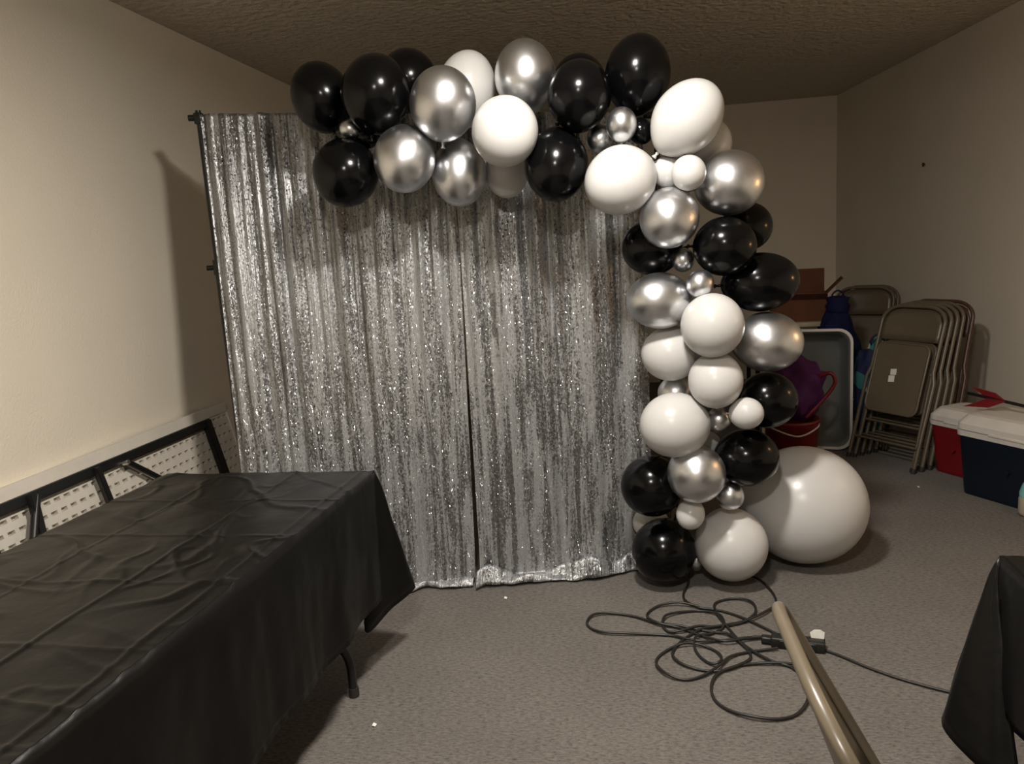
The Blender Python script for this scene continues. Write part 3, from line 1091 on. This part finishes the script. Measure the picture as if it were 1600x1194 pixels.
chairD.rotation_euler = (R(-14), 0, yaw + R(4))
tag(chairD, 'dark brown folding chair at the wall end of the leaning stack', 'chair', 'folded chairs stacked by the right wall')
for i, (x, y) in enumerate(((1.86, 6.48), (1.92, 6.56))):
    o = copy_thing(chairB, (x, y, 0), (R(-13), 0, R(-32)))
    tag(o, ['folding chair leaning in the corner behind the blue and patterned bags',
            'rearmost folding chair in the corner, just its rim showing'][i], 'chair', 'folded chairs in the back corner')


def open_chair():
    """unfolded; local +y is forward"""
    t = empty('folding_chair')
    w = .45
    ln, wd = math.radians(28), w
    top = arch_outline(w, 0.0, 0.94, (.15, .085))
    def S(x, s, n=0.0):            # along the slanted frame: s from the front foot upwards, n towards the front
        return Vector((x, .24 - s * math.sin(ln) + n * math.cos(ln), s * math.cos(ln) + n * math.sin(ln)))
    MB().tube([S(x, max(z, .02)) for x, z in top], .0125, 14).build('back_frame', M_TAN, t)
    out = arch_outline(w - .012, 0.50, 0.937, (.146, .083))
    mb = bowed_panel(out, 0, .035, .006)
    mb.v = [tuple(S(x, z, -.002 - y * min(1.0, (.945 - z) / .20))) for x, y, z in mb.v]
    mb.build('backrest', M_TAN, t)
    seat = rounded_rect(-.19, .19, -.17, .22, .06)
    MB().slab([(x, y, .445) for x, y in seat], (0, 0, 1), .012).build('seat', M_TAN, t)
    for s in (-1, 1):
        lg = MB().tube([(s * .20, .14, .43), (s * .205, -.02, .26), (s * .21, -.27, .02)], .0115, 10).build('rear_leg', M_TAN, t)
        MB().tube([(s * .21, -.285, .001), (s * .21, -.27, .03)], .015, 10).build('rubber_foot', M_RUBBER, lg)
        p = S(s * w / 2, .02)
        MB().tube([(p.x, p.y, .001), (p.x, p.y - .01, .035)], .016, 10).build('rubber_foot', M_RUBBER, t)
    MB().tube([(-.207, -.17, .12), (.207, -.17, .12)], .008, 8).build('stretcher', M_TAN, t)
    MB().tube([S(-w / 2, .20), S(w / 2, .20)], .008, 8).build('stretcher', M_TAN, t)
    return t


oc = open_chair()
oc.rotation_euler = (0, 0, R(-90))
oc.location = (0.457, 1.205, 0)
tag(oc, 'tan metal folding chair in the foreground, seen edge-on from above its backrest', 'chair')


# ---------------------------------------------------------------- cords on the carpet
def cpx(cx, cy):
    return on_z(880 + cx / 2.2222, 860 + cy / 2.2222, 0)


def cord(name, pts, label, r=0.0050, wob=0.004, parent=None):
    P = []
    for i, (x, y) in enumerate(pts):
        p = cpx(x, y)
        p.z = r + 0.0015 + wob * (0.5 + 0.5 * math.sin(i * 1.7))
        P.append(p)
    o = MB().tube(catmull(P, 8), r, 8).build(name, M_CORD, parent)
    if label:
        tag(o, label, 'cord', 'black cords tangled on the carpet')
    return o


cord('extension_cord', [(445, 40), (437, 85), (433, 125), (418, 155), (425, 182), (470, 206), (530, 212), (590, 228), (650, 254), (705, 280), (742, 296)],
     'black cord running from under the balloons straight to the plug block')
cord('extension_cord', [(738, 312), (690, 311), (630, 312), (560, 318), (490, 326), (430, 318), (380, 303), (300, 298), (205, 298), (135, 293), (92, 273), (84, 252),
                        (110, 232), (170, 226), (250, 236), (325, 262), (390, 270), (460, 280), (520, 290), (570, 300), (612, 328), (645, 358), (648, 385), (605, 412),
                        (540, 428), (470, 420), (410, 402), (380, 375), (392, 342), (432, 306), (485, 282), (560, 270), (632, 250), (668, 220), (655, 190),
                        (610, 175), (560, 177), (526, 195), (535, 232), (572, 275), (612, 320), (662, 362), (725, 396), (790, 412), (838, 455), (852, 510),
                        (838, 552), (800, 582), (735, 596), (655, 590), (580, 566), (530, 530), (514, 488), (530, 446), (580, 415), (650, 402), (730, 402), (800, 405)],
     'black cord tangled in wide loops, reaching farthest left on the carpet', wob=0.007)
cord('extension_cord', [(640, 92), (690, 120), (730, 160), (738, 192), (710, 220), (660, 246), (600, 263), (530, 272), (470, 276), (410, 290), (365, 288), (345, 265),
                        (356, 240), (400, 224), (470, 216), (530, 228), (556, 252), (553, 276), (515, 296), (465, 310), (455, 340), (472, 372), (512, 402), (546, 400),
                        (546, 374), (518, 350), (470, 337), (420, 337), (370, 350), (330, 378), (325, 410), (360, 442), (420, 456), (480, 446), (540, 416), (580, 380),
                        (640, 360), (745, 350)],
     'black cord coming out under the white balloon and coiled in small loops', wob=0.010)
cord('extension_cord', [(470, 204), (400, 195), (335, 200), (298, 220), (294, 245), (330, 266), (400, 275), (470, 300), (560, 330), (640, 318), (720, 308)],
     'black cord in one short loop at the top left of the tangle', wob=0.012)
t = empty('plug_block', cpx(815, 340))
o0 = Vector(t.location)
d = (cpx(900, 345) - cpx(735, 325))
ang = math.atan2(d.y, d.x)
t.rotation_euler = (0, 0, ang)
MB().box((0, 0, .021), (.185, .050, .040), .006).build('body', M_CORD, t)
for k in (-1, 0, 1):
    MB().box((k * .05, -.0245, .022), (.028, .004, .026), .002).build('outlet', M_BLKMETAL, t)
MB().box((-.108, 0.005, .018), (.04, .03, .026), .006).build('plug', M_CORD, t)
bm = MB()
bm.slab([(.045, .012, .040), (.088, .012, .040), (.090, .014, .066), (.075, .016, .074), (.055, .016, .072), (.040, .014, .060)], (0, -1, .2), .0012)
bm.build('paper_tag', M_PAPER, t)
tag(t, 'black plug block with a white paper tag at the end of the tangled cords', 'plug block')
cord('power_cord', [(905, 352), (960, 372), (1050, 410), (1150, 446), (1250, 476), (1345, 500), (1460, 525), (1600, 540)],
     'black power cord leading from the plug block to the lower right table', r=0.0048, wob=0.001)

for (px, py, lb) in ((790, 936, 'white paper fleck on the carpet in front of the curtain slit'),
                     (585, 1135, 'white paper fleck on the carpet near the curved table leg'),
                     (1435, 762, 'white paper fleck on the carpet between the chair stack and giant balloon')):
    p = on_z(px, py, 0)
    tag(MB().slab([(p.x - .006, p.y - .004, .006), (p.x + .005, p.y - .006, .004), (p.x + .007, p.y + .005, .006), (p.x - .004, p.y + .007, .009)], (0, 0, 1), .002).build('paper_scrap', M_PAPER), lb, 'paper scrap', 'paper flecks on the carpet')


# ---------------------------------------------------------------- coolers by the right wall
def cooler(loc, rotz, sx, sy, sz, body_m, label):
    t = empty('cooler', loc, (0, 0, rotz))
    # tapered body with rounded vertical edges
    mb = MB()
    def ring(hx, hy, z, r=.05, n=6):
        return [(x, y, z) for x, y in rounded_rect(-hx, hx, -hy, hy, r, n)]
    lv = [ring(sx / 2 - .03, sy / 2 - .03, .002, .04), ring(sx / 2 - .025, sy / 2 - .025, .02), ring(sx / 2 - .004, sy / 2 - .004, sz * .74)]
    n = len(lv[0])
    V = [p for l in lv for p in l]
    F = [(i * n + k, i * n + (k + 1) % n, (i + 1) * n + (k + 1) % n, (i + 1) * n + k) for i in range(len(lv) - 1) for k in range(n)]
    F.append(tuple(range(n - 1, -1, -1)))
    F.append(tuple(range((len(lv) - 1) * n, len(lv) * n)))
    mb.add(V, F, False)
    mb.build('body', body_m, t)
    def loft(lv, name, m):
        V = [p for l in lv for p in l]
        F = [(i * n + k, i * n + (k + 1) % n, (i + 1) * n + (k + 1) % n, (i + 1) * n + k) for i in range(len(lv) - 1) for k in range(n)]
        F.append(tuple(range(n - 1, -1, -1)))
        F.append(tuple(range((len(lv) - 1) * n, len(lv) * n)))
        return MB().add(V, F, False).build(name, m, t)
    loft([ring(sx / 2 + .004, sy / 2 + .004, sz * .735), ring(sx / 2 + .006, sy / 2 + .006, sz * .80)], 'rim', M_COOLER_W)
    lid = loft([ring(sx / 2 + .004, sy / 2 + .004, sz * .81), ring(sx / 2 + .002, sy / 2 + .002, sz * .88), ring(sx / 2 - .03, sy / 2 - .03, sz * .985), ring(sx / 2 - .06, sy / 2 - .06, sz)], 'lid', M_COOLER_W)
    MB().box((0, -sy / 2 - .004, sz * .805), (sx * .35, .012, sz * .03), .003).build('lid_catch', M_COOLER_W, lid)
    for s in (-1, 1):
        MB().box((s * (sx / 2 + .002), 0, sz * .62), (.012, sy * .45, .035), .004).build('handle', M_COOLER_W if body_m is not M_COOLER_B else M_COOLER_B, t)
    MB().tube([(0.0, -sy / 2 + .008, sz * .40), (0.0, -sy / 2 - .006, sz * .40)], .010, 12).build('badge', body_m, t)
    tag(t, label, 'cooler')
    return t


crot = math.atan2(-.87, .49)
cooler((2.10, 4.235, 0), crot, .62, .37, .455, M_COOLER_B, 'large navy cooler with a white lid at the right edge')
cooler((2.02, 4.75, 0), crot, .36, .30, .40, M_COOLER_R, 'small red cooler with a white lid between the chair stack and navy cooler')
# black rod with red fins on the navy cooler
t = empty('fletched_rod', (2.06, 4.25, .458))
axis = Vector((.47, -.86, .0)).normalized()
sd = Vector((-axis.y, axis.x, 0))
MB().tube([axis * -.33 + Vector((0, 0, .075)), axis * .36 + Vector((0, 0, .035))], .009, 10).build('shaft', M_BLKMETAL, t)
for s, z in ((1, .11), (-1, .005)):
    a = axis * -.20 + Vector((0, 0, .064))
    MB().slab([a + axis * .10, a + axis * .02 + Vector((0, 0, (z - .064) * .7)) + sd * .02 * s, a - axis * .13 + Vector((0, 0, z - .064)) + sd * .03 * s,
               a - axis * .07 + Vector((0, 0, (z - .064) * .55)) + sd * .02 * s, a - axis * .01], sd, .010).build('fin', M_RED, t)
MB().lathe([(0, -.07), (.03, -.06), (.042, -.01), (.035, .04), (.012, .07), (0, .07)], 14, axis * .31 + Vector((0, 0, .042)), (R(90), 0, R(30))).build('handle', M_RED, t)
tag(t, 'black rod with red fins and red grip lying on the navy cooler lid', 'toy')
# teal and white bundle at the frame edge
t = empty('drink_bottle', on_z(1606, 806, 0))
MB().lathe([(0, .002), (.040, .004), (.044, .02), (.044, .09), (.040, .10), (0, .10)], 20).build('label_band', M_BEIGE, t)
MB().lathe([(.041, .10), (.043, .12), (.030, .165), (.016, .185), (.016, .20), (0, .20)], 20).build('shoulder', M_TEAL, t)
MB().lathe([(.018, .19), (.019, .215), (0, .216)], 16).build('cap', M_PAPER, t)
tag(t, 'teal and beige bottle on the carpet in front of the navy cooler', 'bottle')

# ---------------------------------------------------------------- clutter in the back corner
# small table carrying the box
t = empty('side_table', (1.27, 6.14, 0))
MB().box((0, 0, .80), (.62, .50, .035), .006).build('tabletop', M_BEIGE, t)
for sx in (-1, 1):
    for sy in (-1, 1):
        MB().tube([(sx * .27, sy * .20, .79), (sx * .28, sy * .21, .0)], .016, 10).build('leg', M_BLKMETAL, t)
tag(t, 'beige topped side table under the cardboard box in the back corner', 'table')

t = empty('cardboard_box', (1.33, 6.12, .818), (0, 0, R(-12)))
bw, bd, bh, th = .40, .30, .20, .006
MB().box((0, -bd / 2, bh / 2), (bw, th, bh)).build('front_panel', M_CARD, t)
MB().box((0, bd / 2, bh / 2), (bw, th, bh)).build('back_panel', M_CARD, t)
for s in (-1, 1):
    MB().box((s * bw / 2, 0, bh / 2), (th, bd, bh)).build('side_panel', M_CARD, t)
MB().box((0, 0, th / 2), (bw, bd, th)).build('bottom_panel', M_CARD, t)
MB().box((-.01, bd / 2 + .02, bh + .085), (bw, th, .18), rot=(R(-12), 0, 0)).build('flap', M_CARD, t)
MB().box((bw / 2 + .055, 0, bh + .055), (th, bd * .8, .15), rot=(0, R(45), 0)).build('flap', M_CARD, t)
MB().box((-bw / 2 - .05, 0, bh + .05), (th, bd * .9, .14), rot=(0, R(-48), 0)).build('flap', M_CARD, t)
MB().box((0, -bd / 2 - .04, bh - .015), (bw, th, .11), rot=(R(60), 0, 0)).build('flap', M_CARD, t)
tag(t, 'open brown cardboard box with raised flaps on the beige side table', 'box')


def lump(rx, ry, rz, seed, amp=.18, freq=4.0, flat=0.0):
    bm = bmesh.new()
    bmesh.ops.create_icosphere(bm, subdivisions=4, radius=1)
    for v in bm.verts:
        n = noise.noise(v.co * freq * .5 + Vector((seed, 0, 0))) + .5 * noise.noise(v.co * freq + Vector((0, seed, 0)))
        v.co = v.co * (1 + amp * n)
        z = max(-1 + flat, v.co.z)
        v.co = Vector((v.co.x * rx, v.co.y * ry, z * rz + rz * (1 - flat)))
    return MB().bm(bm, smooth=True)


t = empty('drawstring_bag', (1.525, 5.77, 0), (0, 0, R(10)))
mb = lump(.17, .10, .50, 3.0, .10, 5, .04)
mb.v = [(x * (1.0 if z < .7 else max(.5, 1 - 1.3 * (z - .7))) * (1 + .06 * math.sin(z * 23)), y * 1.05, z) for x, y, z in mb.v]
mb.build('bag_body', M_NAVY, t)
MB().tube(catmull([(-.03, 0, .96), (-.04, 0, 1.02), (0, 0, 1.05), (.04, 0, 1.02), (.03, 0, .96)], 6), .006, 8).build('drawstring', M_NAVY, t)
MB().lathe([(.075, .90), (.085, .945), (.068, .965), (.082, 1.0), (.05, 1.01), (0, .985)], 18).build('gathered_neck', M_NAVY, t)
tag(t, 'tall navy drawstring bag standing between the cardboard box and the chairs', 'bag')
t = empty('patterned_bag', (1.70, 5.52, 0), (0, 0, R(20)))
lump(.145, .12, .37, 8.0, .16, 5, .08).build('bag_body', M_PRINT, t)
MB().tube(catmull([(-.06, -.02, .66), (-.05, -.05, .74), (.0, -.06, .77), (.05, -.05, .74), (.06, -.02, .66)], 6), .008, 8).build('handle', M_PRINT, t)
tag(t, 'navy, teal and white patterned bag next to the chair stack', 'bag')

# grey tub standing on end
def upright_tub():
    t = empty('plastic_tub', (1.215, 5.34, 0), (R(-6), 0, R(-14)))
    w, h, dp = .58, .83, .20
    def ring(ins, y, r):
        return [(x, y, z) for x, z in rounded_rect(-w / 2 + ins, w / 2 - ins, .012 + ins, h - ins, r, 6)]
    lv = [ring(0.0, 0.0, .09), ring(.0, .018, .09)]
    rim = [ring(.0, -.004, .09), ring(.017, -.004, .080), ring(.017, .012, .080), ring(.0, .022, .09)]
    n = len(lv[0])
    def loft(lv, close=False):
        V = [p for l in lv for p in l]
        m = len(lv)
        F = []
        for i in range(m if close else m - 1):
            j = (i + 1) % m
            F += [(i * n + k, i * n + (k + 1) % n, j * n + (k + 1) % n, j * n + k) for k in range(n)]
        return V, F
    V, F = loft(rim, True)
    MB().add(V, F).build('rim', M_COOLER_W, t)
    V, F = loft([ring(.016, .0, .080), ring(.035, .10, .08), ring(.065, dp - .02, .09), ring(.09, dp, .08)])
    F.append(tuple(range(3 * n, 4 * n)))
    o = MB().add(V, F, True).build('basin', M_GREY_TUB, t)
    so = o.modifiers.new('wall', 'SOLIDIFY')
    so.thickness = .004
    MB().box((-.02, dp - .01, .20), (.10, .004, .07), .002).build('moulded_panel', M_GREY_TUB, t)
    tag(t, 'grey plastic tub with a pale rim standing on end behind the balloons', 'tub')


upright_tub()

# red bucket and purple bag
t = empty('bucket', (.985, 4.70, 0))
MB().lathe([(0, .002), (.125, .002), (.13, .01), (.155, .36), (.163, .365), (.163, .385), (.150, .385), (.126, .02), (0, .02)], 28).build('pail', M_RED, t)
MB().tube(catmull([(-.16, 0, .36), (-.12, -.10, .34), (0, -.17, .31), (.12, -.10, .34), (.16, 0, .36)], 6), .005, 8).build('bail_handle', M_COOLER_W, t)
tag(t, 'red bucket behind the balloon column, under the purple bag', 'bucket')
t = empty('tote_bag', (1.015, 4.72, .375), (0, 0, R(-15)))
mb = lump(.17, .11, .20, 5.0, .22, 5, .2)
mb.v = [(x * (.75 + .9 * z), y, z) for x, y, z in mb.v]
mb.build('bag_body', M_PURPLE, t)
MB().tube(catmull([(.13, -.06, .27), (.19, -.07, .29), (.215, -.07, .25), (.20, -.07, .20), (.14, -.08, .12), (.06, -.10, .03)], 6), .011, 8).build('handle', M_RED, t)
tag(t, 'purple cloth bag with a red handle loop, beside the giant white balloon', 'bag')

# ---------------------------------------------------------------- small things on the right wall
def on_wall(px, py):
    r = ray(px, py)
    # wall: x = a + b y
    b_, a_ = -0.0929, 2.395 + 5.21 * 0.0929
    tt = (a_ - CAM_POS.x + b_ * CAM_POS.y) / (r.x - b_ * r.y)
    return CAM_POS + r * tt


p = on_wall(1445, 257)
o = MB().lathe([(0, -.01), (.006, -.008), (.006, .004), (.016, .006), (.014, .012), (0, .014)], 14, (0, 0, 0), (0, R(-90), 0)).build('wall_nail', M_BRASS)
o.location = p - Vector((.004, 0, 0))
tag(o, 'small dark nail head on the right wall above the chair stack', 'nail')
p = on_wall(1492, 628)
t = empty('wall_outlet', p + nR * .001, (0, 0, math.atan2(nR.y, nR.x)))
MB().box((.004, 0, 0), (.008, .075, .115), .003).build('cover_plate', M_COOLER_W, t)
MB().box((.009, 0, .025), (.004, .035, .030), .003).build('socket', M_PAPER, t)
MB().box((.009, 0, -.025), (.004, .035, .030), .003).build('socket', M_PAPER, t)
tag(t, 'white outlet plate on the right wall behind the chair stack', 'outlet')
